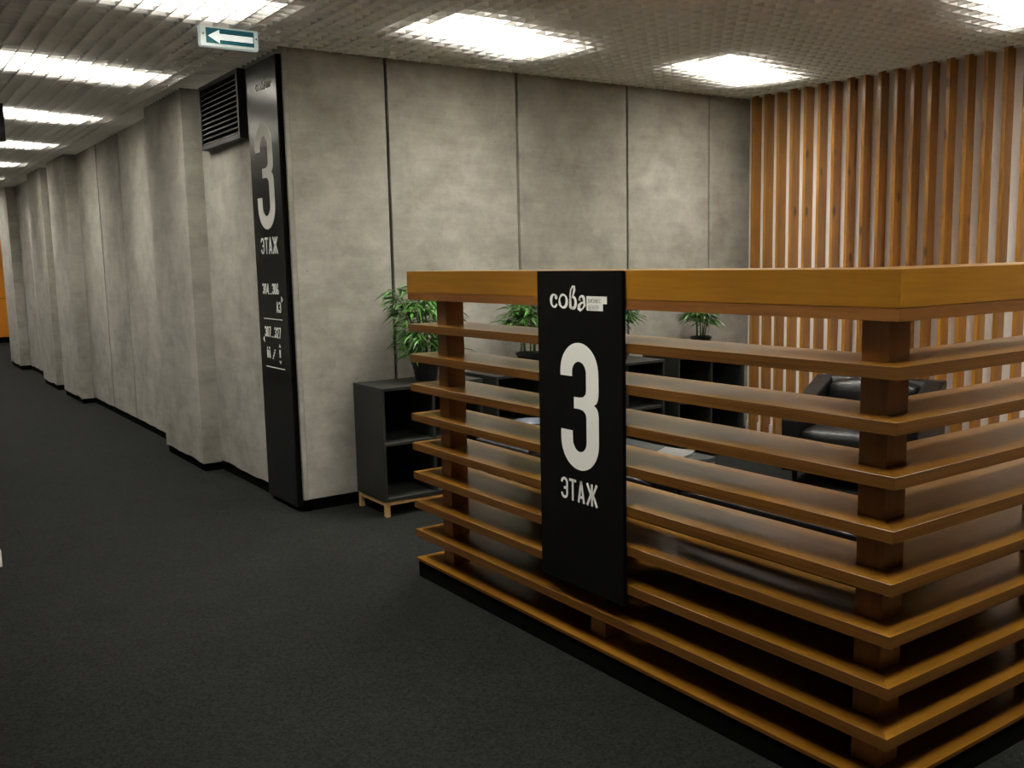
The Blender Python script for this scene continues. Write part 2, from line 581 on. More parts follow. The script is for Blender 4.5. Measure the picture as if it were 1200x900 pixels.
def jag_panel(name, x0, x1, y0, y1, z0, z1, parent, amp=0.012):
    """cast panel whose lower edge is slightly broken, as poured"""
    bm = bmesh.new()
    n = max(6, int((y1 - y0) / 0.09))
    ys = [y0 + (y1 - y0) * i / n for i in range(n + 1)]
    zl = [z0 + noise.noise((yy * 5.3, x0 * 3, 1.7)) * amp for yy in ys]
    f0 = [bm.verts.new((x0, yy, zz)) for yy, zz in zip(ys, zl)]
    f1 = [bm.verts.new((x0, yy, z1)) for yy in ys]
    b0 = [bm.verts.new((x1, yy, zz)) for yy, zz in zip(ys, zl)]
    b1 = [bm.verts.new((x1, yy, z1)) for yy in ys]
    for i in range(n):
        bm.faces.new((f0[i], f1[i], f1[i + 1], f0[i + 1]))
        bm.faces.new((b0[i], b0[i + 1], b1[i + 1], b1[i]))
        bm.faces.new((f0[i], f0[i + 1], b0[i + 1], b0[i]))
        bm.faces.new((f1[i], b1[i], b1[i + 1], f1[i + 1]))
    bm.faces.new((f0[0], b0[0], b1[0], f1[0]))
    bm.faces.new((f0[n], f1[n], b1[n], b0[n]))
    cx, cy = (x0 + x1) / 2, (y0 + y1) / 2
    for v in bm.verts:
        v.co -= Vector((cx, cy, 0))
    o = finish(name, bm, 'concrete', None, loc=(cx, cy, 0))
    return adopt(o, parent)

jag_panel('concrete_panel', XW, XW + 0.027, YW - 0.002, 6.955, 0.075, PL, wall_corridor)
for y0, y1 in ((7.90, 9.462), (9.492, 10.405), (10.437, 11.45), (12.45, 12.98), (13.93, 15.0), (15.01, 16.05)):
    jag_panel('concrete_panel', XW, XW + 0.10, y0, y1, 0.07, PL, wall_corridor)
for y0, y1 in ((6.95, 7.945), (11.44, 12.47), (12.97, 13.95), (16.04, 17.08)):
    jag_panel('pier', 2.018, XW + 0.09, y0, y1, 0.066, PL, wall_corridor, 0.02)

# black recess strips where the concrete stops above the carpet
for nm, a, b in (('baseboard_back', (XW + 0.035, YW + 0.02, 0.0), (XS, YW + 0.06, 0.10)),
                 ('baseboard_corridor', (XW + 0.012, YW + 0.02, 0.0), (XW + 0.06, 17.05, 0.10))):
    structure(box(nm, a, b, 'recess'), 'black recessed strip under the concrete')
for i, (y0, y1) in enumerate(((6.95, 7.945), (11.44, 12.47), (12.97, 13.95), (16.04, 17.08))):
    structure(box('trim_%d' % (i + 1), (2.030, y0 + 0.012, 0.0), (XW + 0.02, y1 - 0.012, 0.09), 'recess'), 'black recessed foot under a concrete pier')

# right wall of the lounge: white paint with deep pine battens on it
wall_right = structure(box('wall_right', (XS, -3.0, 0.0), (XS + 0.2, YW + 0.02, PL), 'white_wall'), 'white wall behind vertical pine battens')
bm = bmesh.new()
box_bm(bm, -0.090, 0.004, 0.0, 0.026, 0.05, ZC + 0.06)
bmesh.ops.bevel(bm, geom=list(bm.edges), offset=0.0015, segments=1, affect='EDGES')
bmesh.ops.recalc_face_normals(bm, faces=list(bm.faces))
bat = bpy.data.meshes.new('batten')
bm.to_mesh(bat)
bm.free()
for k in range(60):
    o = link_mesh('batten', bat, 'pine')
    o.location = (XS, 5.253 - 0.1259 * k, 0)
    adopt(o, wall_right)
structure(box('baseboard_right', (XS - 0.014, -3.0, 0.0), (XS + 0.002, YW, 0.12), 'white_wall'), 'low white skirting behind the battens')

# the rest of the shell
structure(box('wall_left', (-2.2, -3.0, 0.0), (-2.0, 22.6, PL), 'grey_wall'), 'plain grey corridor wall opposite the concrete')
structure(box('wall_front', (-2.2, -3.2, 0.0), (6.3, -3.0, PL), 'grey_wall'), 'plain grey wall behind the viewer')
structure(box('wall_side', (6.1, YW + 0.25, 0.0), (6.3, 22.6, PL), 'grey_wall'), 'plain grey wall beyond the lounge')
wall_end = structure(box('wall_end', (-2.0, 22.55, 0.0), (6.1, 22.75, PL), 'recess'), 'orange panelled wall at the far end of the corridor')
for k in range(8):
    x0 = -2.0 + k * 1.0125
    adopt(box('orange_panel', (x0 + 0.004, 22.5, 0.93), (x0 + 1.008, 22.56, PL), 'orange_wall', None, 0.003, 1), wall_end)
    adopt(box('orange_panel', (x0 + 0.004, 22.5, 0.12), (x0 + 1.008, 22.56, 0.92), 'orange_wall', None, 0.003, 1), wall_end)

# ceiling: dark plenum slab with a cell grid hanging below it
ceiling = structure(box('ceiling', (-2.2, -3.2, PL), (6.4, 22.8, PL + 0.12), 'plenum'), 'white open cell ceiling')
CELL, BH, BT = 0.086, 0.040, 0.008
bm = bmesh.new()
nx = int(8.08 / CELL)
for i in range(nx):
    x = XS - 0.03 - i * CELL
    if x > XW + 0.05:
        box_bm(bm, x - BT / 2, x + BT / 2, -3.0, YW - 0.004, ZC, ZC + BH)
        continue
    box_bm(bm, x - BT / 2, x + BT / 2, -3.0, YW - 0.004 if x > 2.01 else 22.5, ZC, ZC + BH)
ny = int(25.4 / CELL)
for j in range(ny):
    y = YW - 0.03 - j * CELL
    if y < -2.99:
        break
    box_bm(bm, -2.0, XS - 0.002, y - BT / 2, y + BT / 2, ZC + 0.0006, ZC + BH - 0.0006)
j = 1
while YW - 0.03 + j * CELL < 22.5:
    y = YW - 0.03 + j * CELL
    box_bm(bm, -2.0, XW - 0.003, y - BT / 2, y + BT / 2, ZC + 0.0006, ZC + BH - 0.0006)
    j += 1
for v in bm.verts:
    v.co.z -= PL
    v.co.x -= 2.1
    v.co.y -= 9.8
g = finish('grid_blade', bm, 'blade')
g.parent = ceiling
g.location = (2.1 - ceiling.location.x, 9.8 - ceiling.location.y, 0)
g['kind'] = 'stuff'
g['label'] = 'white crossed blades of the cell ceiling'

# ================================================================== CEILING LAMPS
LX, LY, LZ = 1.03, 0.45, ZC + BH + 0.045
LROT = math.radians(18.5)      # the lamps stand askew over the grid
def make_lamp(x, y, label, group):
    t = empty('ceiling_light', (x, y, LZ), label, 'light', group, LROT)
    bm = bmesh.new()
    box_bm(bm, -LX / 2, LX / 2, -LY / 2, LY / 2, 0.002, 0.010)
    finish('diffuser', bm, 'lamp', t)
    bm = bmesh.new()
    box_bm(bm, -LX / 2 - 0.015, LX / 2 + 0.015, -LY / 2 - 0.015, LY / 2 + 0.015, 0.011, 0.075)
    finish('housing', bm, 'housing', t, 0.004, 1)
    ld = bpy.data.lights.new('lamp_beam', 'AREA')
    ld.shape = 'RECTANGLE'
    ld.size, ld.size_y = LX - 0.02, LY - 0.02
    ld.energy = LAMP_W
    ld.color = LAMP_COL[:3]
    ld.spread = math.radians(LAMP_SPREAD)
    lo = bpy.data.objects.new('lamp_beam', ld)
    C.objects.link(lo)
    lo.parent = t
    return t
lamp_spots = []
lamp_spots += [
    (1.22, 0.55, 'glowing lamp in the ceiling over the carpet short of the barrier', None),
    (1.22, 2.55, 'glowing lamp in the ceiling over the carpet beside the floor number sign', None),
    (1.24, 4.56, 'glowing oblong lamp in the ceiling right above the arrow sign', None),
    (1.24, 6.56, 'glowing oblong lamp in the corridor ceiling past the arrow sign', None),
    (1.24, 8.60, 'glowing lamp in the corridor ceiling partly hidden by the black hanging board', None),
    (1.24, 10.60, 'glowing lamp in the corridor ceiling beyond the black hanging board', None),
    (1.22, 12.60, 'distant glowing lamp in the corridor ceiling level with the paired piers', None),
    (1.22, 14.60, 'distant glowing lamp in the corridor ceiling between the paired piers and the last pier', None),
    (1.22, 16.60, 'glowing lamp in the corridor ceiling above the last pier', None),
    (1.22, 18.60, 'glowing lamp in the ceiling just past the last pier', None),
    (2.70, 20.80, 'glowing lamp added in the ceiling to brighten the orange end wall', None),  # extra lamp off the corridor row, added to brighten the orange wall
    (3.11, 4.58, 'glowing lamp in the ceiling close to the bare concrete panels', None),
    (5.08, 4.60, 'glowing lamp in the ceiling corner between concrete wall and battens', None),
    (5.08, 2.60, 'glowing lamp in the ceiling in front of the pine battens', None),
    (3.20, 2.60, 'glowing lamp in the ceiling over the slatted barrier', None),
    (3.20, 0.60, 'glowing lamp in the ceiling outside the near corner of the barrier', None),
    (5.20, 0.60, 'glowing lamp in the ceiling outside the barrier by the batten wall', None),
]
for a in lamp_spots:
    make_lamp(*a)

# ================================================================== SLATTED BARRIER
Z1, PT, TH, DP = 1.214, 0.1401, 0.0334, 0.250
TB = 0.013                    # the lowest board, on the plinth, is thinner
ZTOP, ZBOX, ZSTR = 1.457, 1.327, 1.361
XE = 5.05                     # how far the short side runs to the right
bar = empty('slatted_barrier', (XA, YN, 0), 'orange brown slatted wooden barrier around the lounge with a thick top beam', 'barrier')
BX, BY = XA, YN
def mitre(name, side, z0, z1, mat, inset=0.0, bevel=0.0006, dp=DP):
    """one board of the L, cut at 45 degrees at the near corner; local origin = outer corner"""
    i = inset
    if side == 'A':
        pts = [(i, i), (dp - i, dp - i), (dp - i, YF - YN - i), (i, YF - YN - i)]
    else:
        pts = [(i, i), (XE - XA - i, i), (XE - XA - i, dp - i), (dp - i, dp - i)]
    bm = bmesh.new()
    lo = [bm.verts.new((x, y, 0)) for x, y in pts]
    hi = [bm.verts.new((x, y, z1 - z0)) for x, y in pts]
    bm.faces.new(lo[::-1]); bm.faces.new(hi)
    for k in range(4):
        bm.faces.new((lo[k], lo[(k + 1) % 4], hi[(k + 1) % 4], hi[k]))
    o = finish(name, bm, mat, bar, bevel, 1, loc=(0, 0, z0))
    if name == 'slat':                                   # the cut plywood edges
        o.data.materials.append(MAT['ply'])
        for p in o.data.polygons:
            if abs(p.normal.z) < 0.5:
                p.material_index = 1
    return o
for k in range(9):
    zt = Z1 - PT * k
    th = TH if k < 8 else TB
    mitre('slat', 'A', zt - th, zt, 'wood_y')
    mitre('slat', 'B', zt - th, zt, 'wood_x')
mitre('top_beam', 'A', ZSTR, ZTOP, 'beam_y')
mitre('top_beam', 'B', ZSTR, ZTOP, 'beam_x')
mitre('under_strip', 'A', ZBOX, ZSTR, 'strip_y', 0.0015)
mitre('under_strip', 'B', ZBOX, ZSTR, 'strip_x', 0.0015)
mitre('plinth', 'A', 0.0, Z1 - PT * 8 - TB, 'recess', 0.008)
mitre('plinth', 'B', 0.0, Z1 - PT * 8 - TB, 'recess', 0.008)
PW, PY = 0.092, 0.084
for px, py in ((2.200, 1.466), (2.195, 2.610), (2.190, 3.690), (3.075, 1.466), (4.00, 1.466), (4.90, 1.466)):
    bm = bmesh.new()
    levels = [Z1 - PT * k for k in range(9)]
    for k in range(9):                                    # spacer blocks between the boards, one post
        z0 = levels[k]
        z1 = ZBOX if k == 0 else levels[k - 1] - TH
        box_bm(bm, px - XA, px - XA + PW, py - YN, py - YN + PY, z0 - 0.002, z1 + 0.002)
    finish('post', bm, 'wood_z', bar, 0.0015, 1)

# ------------------------------------------------------------------ floor number sign on the barrier
SW, SH = 0.475, 1.157
sign = empty('floor_number_sign', (XA - 0.001, 2.875, 0.300), 'tall matt black board with a big white 3 fixed to the slatted barrier', 'sign', None, -pi / 2)
# local x runs along -Y (left to right as read), local -y points to the reader (-X)
bm = bmesh.new()
box_bm(bm, 0, SW, -0.016, 0.0, 0, SH)
finish('board', bm, 'sign_black', sign, 0.001, 1)
FR = -0.0162
bm = bmesh.new()
text_bm(bm, '3', 0.136, 0.442, 0.214, 0.461, 0.067, 0, 0.0012, FR)
finish('numeral', bm, 'lettering', sign)['label'] = 'large white numeral 3'
bm = bmesh.new()
text_bm(bm, 'ЭТАЖ', 0.129, 0.322, 0.041, 0.080, 0.0098, 0.0085, 0.0012, FR, {'Ж': 0.064, 'Т': 0.040})
finish('lettering', bm, 'lettering', sign)['label'] = 'white word below the numeral'

def logo(parent, x0, z0, k, depth, y, mats=('lettering', 'lettering_grey')):
    """script wordmark with a stepped tag; k = metres per unit of a 1000-wide drawing, z up"""
    def P(pts):
        return [(x0 + (u - 60) * k, z0 + (480 - v) * k * 0.66) for u, v in pts]
    def E(cu, cv, ru, rv, a0, a1, n=18):
        return [(cu + ru * cos(math.radians(a0 + (a1 - a0) * i / n)), cv - rv * sin(math.radians(a0 + (a1 - a0) * i / n))) for i in range(n + 1)]
    bm = bmesh.new()
    R = lambda pts, ws: ribbon(bm, P(pts), [q * k for q in ws], depth, y)
    # c
    R(E(135, 330, 58, 105, 40, 330), (26, 14, 34, 46, 34, 18, 30, 20))
    R([(168, 245), (172, 275), (165, 300)], (30, 46, 30))
    # o
    R(E(300, 330, 68, 108, 200, -160, 26), (40, 16, 30, 16, 34, 46, 30, 16, 40))
    # v (tall loop of the script letter)
    R([(430, 300), (428, 220), (445, 130), (475, 78), (500, 90), (505, 140), (480, 220), (440, 285)], (26, 20, 18, 18, 30, 32, 20, 12))
    R([(430, 285), (430, 440)], (34, 42))
    R(E(475, 350, 50, 95, 130, -130), (14, 30, 40, 38, 18))
    R([(430, 445), (480, 445)], (20, 16))
    # a
    R(E(630, 300, 42, 62, 190, 0) + [(676, 350), (682, 410)], (34, 20, 18, 26, 36, 40, 30))
    R([(595, 290), (590, 305)], (40, 40))
    R([(668, 338), (622, 350), (582, 395), (578, 440), (605, 470), (640, 448), (672, 400)], (16, 22, 40, 42, 30, 16, 26))
    finish('wordmark', bm, mats[0], parent)['label'] = 'white script wordmark'
    poly = P([(715, 235), (1050, 235), (1050, 355), (985, 355), (985, 470), (715, 470)])
    bm = bmesh.new()
    a = [bm.verts.new((x, y, z)) for x, z in poly]
    b = [bm.verts.new((x, y - depth, z)) for x, z in poly]
    bm.faces.new(a); bm.faces.new(b[::-1])
    for i in range(6):
        bm.faces.new((a[i], a[(i + 1) % 6], b[(i + 1) % 6], b[i]))
    tg = finish('logo_tag', bm, mats[0], parent)
    bm = bmesh.new()
    q0, q1 = P([(745, 342)])[0], P([(745, 450)])[0]
    text_bm(bm, 'БИЗНЕС', q0[0], q0[1], 27 * k, 44 * k, 6 * k, 9 * k, depth * .5, y - depth)
    text_bm(bm, 'ЦЕНТР', q1[0], q1[1], 27 * k, 44 * k, 6 * k, 9 * k, depth * .5, y - depth)
    finish('tag_lettering', bm, mats[1], tg)
logo(sign, 0.080, 1.017, 0.000322, 0.0012, FR)

# ================================================================== WALL DIRECTORY SIGN
WY0, WY1, WZ0, WZ1 = 5.405, 5.893, 0.03, 2.700
wsn = empty('wall_directory_sign', (XW - 0.002, WY1, WZ0), 'full height black metal wayfinding strip with white 3 at the concrete corner', 'sign', None, -pi / 2)
WW = WY1 - WY0
bm = bmesh.new()
box_bm(bm, 0, WW, -0.030, 0.004, 0, WZ1 - WZ0)
finish('panel', bm, 'steel_black', wsn, 0.002, 1)
bm = bmesh.new()
box_bm(bm, WW + 0.0005, WW + 0.012, -0.024, 0.004, 0.0, WZ1 - WZ0)
finish('side_edge', bm, 'recess', wsn)
FW = -0.0302
Zl = lambda z: z - WZ0
Xl = lambda y: WY1 - y
bm = bmesh.new()
text_bm(bm, '3', Xl(5.800), Zl(1.715), 0.285, 0.632, 0.080, 0, 0.0012, FW)
finish('numeral', bm, 'lettering', wsn)['label'] = 'large white numeral 3'
bm = bmesh.new()
text_bm(bm, 'ЭТАЖ', Xl(5.785), Zl(1.567), 0.055, 0.100, 0.0125, 0.011, 0.0012, FW, {'Ж': 0.084, 'Т': 0.054})
finish('lettering', bm, 'lettering', wsn)['label'] = 'white word below the numeral'
bm = bmesh.new()
dots = {'.': 0.016}
x = text_bm(bm, '304', Xl(5.800), Zl(1.322), 0.031, 0.066, 0.009, 0.006, 0.0012, FW)
x = text_bm(bm, '...', x, Zl(1.322), 0.012, 0.066, 0.007, 0.006, 0.0012, FW)
text_bm(bm, '306', x, Zl(1.322), 0.031, 0.066, 0.009, 0.006, 0.0012, FW)
finish('room_number', bm, 'lettering', wsn)['label'] = 'white room number line 304 to 306'
bm = bmesh.new()
text_bm(bm, 'A3', Xl(5.582), Zl(1.212), 0.034, 0.066, 0.009, 0.006, 0.0012, FW)
finish('room_number', bm, 'lettering', wsn)['label'] = 'white block code'
bm = bmesh.new()
x = text_bm(bm, '307', Xl(5.800), Zl(1.056), 0.031, 0.066, 0.009, 0.006, 0.0012, FW)
x = text_bm(bm, '...', x, Zl(1.056), 0.012, 0.066, 0.007, 0.006, 0.0012, FW)
text_bm(bm, '327', x, Zl(1.056), 0.031, 0.066, 0.009, 0.006, 0.0012, FW)
finish('room_number', bm, 'lettering', wsn)['label'] = 'white room number line 307 to 327'
for z in (1.170, 0.869):
    bm = bmesh.new()
    ribbon(bm, [(Xl(5.803), Zl(z)), (Xl(5.495), Zl(z))], 0.005, 0.0012, FW)
    finish('divider_line', bm, 'lettering', wsn)
def tri(name, pts):
    return prism(name, pts, 0.0012, 'lettering', wsn, (0, FW, 0))
tri('arrow_mark', [(Xl(5.494), Zl(1.312)), (Xl(5.470), Zl(1.293)), (Xl(5.494), Zl(1.274))])
tri('arrow_mark', [(Xl(5.812), Zl(1.060)), (Xl(5.836), Zl(1.040)), (Xl(5.812), Zl(1.020))])
# pictograms: two figures, a stair, a lift figure between arrows
for cxp in (5.770, 5.735):
    bm = bmesh.new()
    xx = Xl(cxp)
    ribbon(bm, [(xx, Zl(0.925)), (xx, Zl(0.975))], (0.016, 0.022) if cxp > 5.75 else (0.028, 0.010), 0.0012, FW)
    ribbon(bm, [(xx, Zl(0.980)), (xx, Zl(0.994))], 0.012, 0.0012, FW)
    finish('pictogram', bm, 'lettering', wsn)
bm = bmesh.new()
ribbon(bm, [(Xl(5.690) + i * 0.014 if j == 0 else Xl(5.690) + (i + 1) * 0.014, Zl(0.925) + i * 0.018) for i in range(4) for j in (0, 1)], 0.006, 0.0012, FW)
finish('pictogram', bm, 'lettering', wsn)
bm = bmesh.new()
xx = Xl(5.560)
ribbon(bm, [(xx, Zl(0.938)), (xx, Zl(0.985))], (0.018, 0.020), 0.0012, FW)
for s_, zz in ((1, 1.008), (-1, 0.910)):
    ribbon(bm, [(xx - 0.013, Zl(zz - s_ * 0.008)), (xx, Zl(zz + s_ * 0.008)), (xx + 0.013, Zl(zz - s_ * 0.008))], 0.006, 0.0012, FW)
finish('pictogram', bm, 'lettering', wsn)
logo(wsn, Xl(5.730), Zl(2.530), 0.00026, 0.0012, FW)

# ================================================================== VENT GRILLE
vent = empty('vent_grille', (XW, 6.78, 2.295), 'black louvred vent grille high on the concrete beside the wayfinding strip', 'vent', None, -pi / 2)
VW, VH, VD = 0.79, 0.425, 0.055
bm = bmesh.new()
box_bm(bm, 0.02, VW - 0.02, -0.012, 0.003, 0.02, VH - 0.02)
finish('backing', bm, 'recess', vent)
bm = bmesh.new()
for a in ((0, 0.022, 0, VH), (VW - 0.030, VW, 0, VH)):
    box_bm(bm, a[0], a[1], -VD, 0.004, a[2], a[3])
box_bm(bm, 0.022, VW - 0.030, -VD, 0.004, 0, 0.030)
box_bm(bm, 0.022, VW - 0.030, -VD, 0.004, VH - 0.03, VH)
finish('frame', bm, 'grille', vent, 0.002, 1)
bm = bmesh.new()
v = [bm.verts.new(p) for p in ((0.022, -0.050, -0.005), (VW - 0.030, -0.050, -0.005), (VW - 0.030, -0.012, 0.018), (0.022, -0.012, 0.018),
                               (0.022, -0.050, 0.000), (VW - 0.030, -0.050, 0.000), (VW - 0.030, -0.012, 0.022), (0.022, -0.012, 0.022))]
for f in ((0, 3, 2, 1), (4, 5, 6, 7), (0, 1, 5, 4), (1, 2, 6, 5), (2, 3, 7, 6), (3, 0, 4, 7)):
    bm.faces.new([v[i] for i in f])
bmesh.ops.recalc_face_normals(bm, faces=list(bm.faces))
lm = bpy.data.meshes.new('louvre')
bm.to_mesh(lm)
bm.free()
for k in range(11):
    link_mesh('louvre', lm, 'louvre', vent, (0, 0, 0.040 + k * 0.0325))

# ================================================================== ARROW SIGN
ex = empty('exit_arrow_sign', (1.598, 5.10, 2.632), 'small teal sign with a white left arrow hanging from the ceiling', 'sign')
bm = bmesh.new()
box_bm(bm, 0, 0.308, -0.018, 0.024, 0, 0.104)
finish('housing', bm, 'exit_white', ex, 0.006, 2)
bm = bmesh.new()
box_bm(bm, 0.030, 0.284, -0.0195, -0.017, 0.016, 0.092)
finish('face', bm, 'exit_teal', ex)
prism('arrow', [(0.040, 0.052), (0.100, 0.086), (0.100, 0.066), (0.278, 0.066), (0.278, 0.036), (0.100, 0.036), (0.100, 0.018)], 0.0012, 'exit_arrow', ex, (0, -0.0196, 0))
for sx in (0.016, 0.297):
    bm = bmesh.new()
    bmesh.ops.create_cone(bm, cap_ends=True, segments=12, radius1=0.004, radius2=0.004, depth=0.003, matrix=Matrix.Translation((sx, -0.0185, 0.060)) @ Matrix.Rotation(pi / 2, 4, 'X'))
    finish('screw', bm, 'screw', ex)

# ================================================================== BLACK HANGING BOARD, WHITE BLOCK
hb = empty('hanging_board', (0.60, 7.95, 2.435), 'black board hanging from the corridor ceiling before a lamp', 'sign')
bm = bmesh.new()
box_bm(bm, -0.43, 0.43, -0.025, 0.025, 0, 0.270)
finish('board', bm, 'hang_black', hb, 0.004, 1)
for sx in (-0.30, 0.30):
    bm = bmesh.new()
    bmesh.ops.create_cone(bm, cap_ends=True, segments=10, radius1=0.006, radius2=0.006, depth=0.036, matrix=Matrix.Translation((sx, 0, 0.286)))
    finish('hanger', bm, 'hang_black', hb)

wb = empty('white_post_foot', (0.36, 5.45, 0.0), 'small white block foot standing on the open carpet', 'stand foot')
bm = bmesh.new()
box_bm(bm, -0.15, 0.15, -0.085, 0.085, 0, 0.085)
finish('block', bm, 'white_block', wb, 0.006, 2)
bm = bmesh.new()
box_bm(bm, -0.14, 0.14, -0.075, 0.075, 0.084, 0.098)
finish('cap', bm, 'white_block', wb, 0.004, 2)

# ================================================================== CABINETS
def make_cabinet(label):
    t = empty('shelf_cabinet', (0, 0, 0), label, 'cabinet', 'shelf cabinets along the concrete wall')
    W, D0, D1, B0, B1, T = 0.70, 0.0, 0.38, 0.095, 0.772, 0.018
    bx = lambda n, a, b, m, bv=0.001: box(n, a, b, m, t, bv, 1)
    bx('side_panel', (0, D0, B0), (T, D1, B1 - T), 'cabinet')
    bx('side_panel', (W - T, D0, B0), (W, D1, B1 - T), 'cabinet')
    bx('top_panel', (0, D0 - 0.001, B1 - T), (W, D1, B1), 'cabinet')
    bx('bottom_panel', (T, D0, B0), (W - T, D1, B0 + T), 'cabinet')
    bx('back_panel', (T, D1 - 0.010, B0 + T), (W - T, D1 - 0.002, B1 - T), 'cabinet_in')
    bx('divider', (W / 2 - T / 2, D0 + 0.004, B0 + T), (W / 2 + T / 2, D1 - 0.010, B1 - T), 'cabinet')
    for a, b in ((T, W / 2 - T / 2), (W / 2 + T / 2, W - T)):
        bx('shelf', (a, D0 + 0.006, 0.425), (b, D1 - 0.010, 0.425 + T), 'cabinet')
    for y in (0.012, D1 - 0.037):
        bx('base_rail', (0.03, y, B0 - 0.028), (W - 0.03, y + 0.020, B0), 'legwood')
    for x in (0.006, W - 0.028):
        bx('base_rail', (x, 0.03, B0 - 0.028), (x + 0.020, D1 - 0.03, B0), 'legwood')
    for x in (0.004, W - 0.032):
        for y in (0.006, D1 - 0.034):
            bx('leg', (x, y, 0), (x + 0.028, y + 0.028, B0), 'legwood')
    return t
cab_x = (2.482, 3.285, 4.035, 4.868)
cab_lab = ('charcoal open shelf cabinet on pale legs at the near end by the concrete corner',
           'charcoal open shelf cabinet second along the wall from the concrete corner',
           'charcoal open shelf cabinet third along the wall from the concrete corner',
           'charcoal open shelf cabinet at the batten wall end of the row')
cab0 = make_cabinet(cab_lab[0])
for k in range(4):
    c = cab0 if k == 0 else copy_tree(cab0)
    c.location = (cab_x[k], 4.945, 0)
    c['label'] = cab_lab[k]

# ================================================================== POTTED BAMBOO
def tube(bm, pts, r0, r1, seg=6):
    rings = []
    n = len(pts)
    for i, p in enumerate(pts):
        d = (pts[min(i + 1, n - 1)] - pts[max(i - 1, 0)]).normalized()
        a = d.cross(Vector((0.3, 1, 0.1))).normalized()
        b = d.cross(a)
        r = r0 + (r1 - r0) * i / (n - 1)
        rings.append([bm.verts.new(p + (a * cos(2 * pi * k / seg) + b * sin(2 * pi * k / seg)) * r) for k in range(seg)])
    for i in range(n - 1):
        for k in range(seg):
            bm.faces.new((rings[i][k], rings[i][(k + 1) % seg], rings[i + 1][(k + 1) % seg], rings[i + 1][k]))
    bm.faces.new(rings[0][::-1])
    bm.faces.new(rings[-1])

def leaf(bm, p, d, up_, ln, wd):
    s = d.cross(up_)
    s = s.normalized() if s.length > 1e-4 else Vector((1, 0, 0))
    nrm = s.cross(d).normalized()
    droop = Vector((0, 0, -1))
    q = [p, p + d * ln * .35 + droop * ln * .03, p + d * ln * .7 + droop * ln * .12, p + d * ln + droop * ln * .28]
    c = [bm.verts.new(x) for x in q]
    e = nrm * wd * .25
    l1, r1 = bm.verts.new(q[1] + s * wd / 2 + e), bm.verts.new(q[1] - s * wd / 2 + e)
    l2, r2_ = bm.verts.new(q[2] + s * wd * .36 + e), bm.verts.new(q[2] - s * wd * .36 + e)
    for f in ((c[0], l1, c[1]), (c[0], c[1], r1), (l1, l2, c[2], c[1]), (c[1], c[2], r2_, r1), (l2, c[3], c[2]), (c[2], c[3], r2_)):
        bm.faces.new(f)

def make_plant(loc, height, spread, n_cane, n_leaf, seed, label, pot_r=0.085, pot_h=0.115, lean=(0, 0), bare=0.10):
    rnd = random.Random(seed)
    t = empty('potted_bamboo', loc, label, 'plant', 'potted bamboo plants on the cabinets')
    bm = bmesh.new()
    prof = [(0.0, 0.0), (pot_r * .72, 0.0), (pot_r * .95, pot_h * .86), (pot_r * 1.0, pot_h * .87), (pot_r * 1.02, pot_h), (pot_r * .93, pot_h), (pot_r * .90, pot_h * .86), (0.0, pot_h * .86)]
    seg = 20
    rings = [[bm.verts.new((r * cos(2 * pi * k / seg), r * sin(2 * pi * k / seg), z)) for k in range(seg)] if r > 0 else [bm.verts.new((0, 0, z))] for r, z in prof]
    for i in range(len(prof) - 1):
        a, b = rings[i], rings[i + 1]
        for k in range(seg):
            k2 = (k + 1) % seg
            if len(a) == 1:
                bm.faces.new((a[0], b[k2], b[k]))
            elif len(b) == 1:
                bm.faces.new((a[k], a[k2], b[0]))
            else:
                bm.faces.new((a[k], a[k2], b[k2], b[k]))
    pot = finish('pot', bm, 'pot', t, smooth=False)
    bm = bmesh.new()
    bmesh.ops.create_cone(bm, cap_ends=True, segments=16, radius1=pot_r * .88, radius2=pot_r * .80, depth=0.014, matrix=Matrix.Translation((0, 0, pot_h * .86 + 0.006)))
    finish('soil', bm, 'soil', pot)
    fb = bmesh.new()
    z0 = pot_h * .86
    for c in range(n_cane):
        a = 2 * pi * c / n_cane + rnd.uniform(-.3, .3)
        r0 = pot_r * rnd.uniform(.25, .55)
        top = height * rnd.uniform(.72, 1.0)
        ex_ = spread * rnd.uniform(.15, .45)
        pts = []
        for i in range(9):
            s = i / 8
            rr = r0 + ex_ * s ** 1.8
            pts.append(Vector((rr * cos(a) + lean[0] * s * s, rr * sin(a) * .75 + lean[1] * s * s, z0 + top * s)))
        bm = bmesh.new()
        tube(bm, pts, 0.0065, 0.0022)
        finish('cane', bm, 'cane', t, smooth=True)
        for j in range(n_leaf // n_cane // 4):
            s = rnd.uniform(bare, 1.0)
            k = min(int(s * 8), 7)
            base = pts[k].lerp(pts[k + 1], s * 8 - k)
            ta = rnd.uniform(0, 2 * pi)
            twl = spread * rnd.uniform(.12, .62) * (1.1 - .5 * s)
            tdir = Vector((cos(ta), sin(ta) * .7, rnd.uniform(.0, .7))).normalized()
            tip = base + tdir * twl
            tube(fb, [base, base.lerp(tip, .5) + Vector((0, 0, .008)), tip], 0.0016, 0.0008, 3)
            for q in range(4):
                la = ta + rnd.uniform(-1.1, 1.1)
                ld = Vector((cos(la), sin(la), rnd.uniform(-.45, .45))).normalized()
                leaf(fb, base.lerp(tip, rnd.uniform(.45, 1.0)), ld, Vector((0, 0, 1)), rnd.uniform(.065, .12), rnd.uniform(.013, .021))
    for v in fb.verts:
        if v.co.y > 0.17:
            v.co.y = 0.17 + (v.co.y - 0.17) * 0.15
    f = finish('foliage', fb, 'leaf', t)
    f['kind'] = 'stuff'
    return t
CT = 0.772
make_plant((2.890, 5.135, CT), 0.52, 0.34, 7, 800, 3, 'bushy potted bamboo on the cabinet nearest the concrete corner', 0.092, 0.118, (-0.06, 0), 0.06)
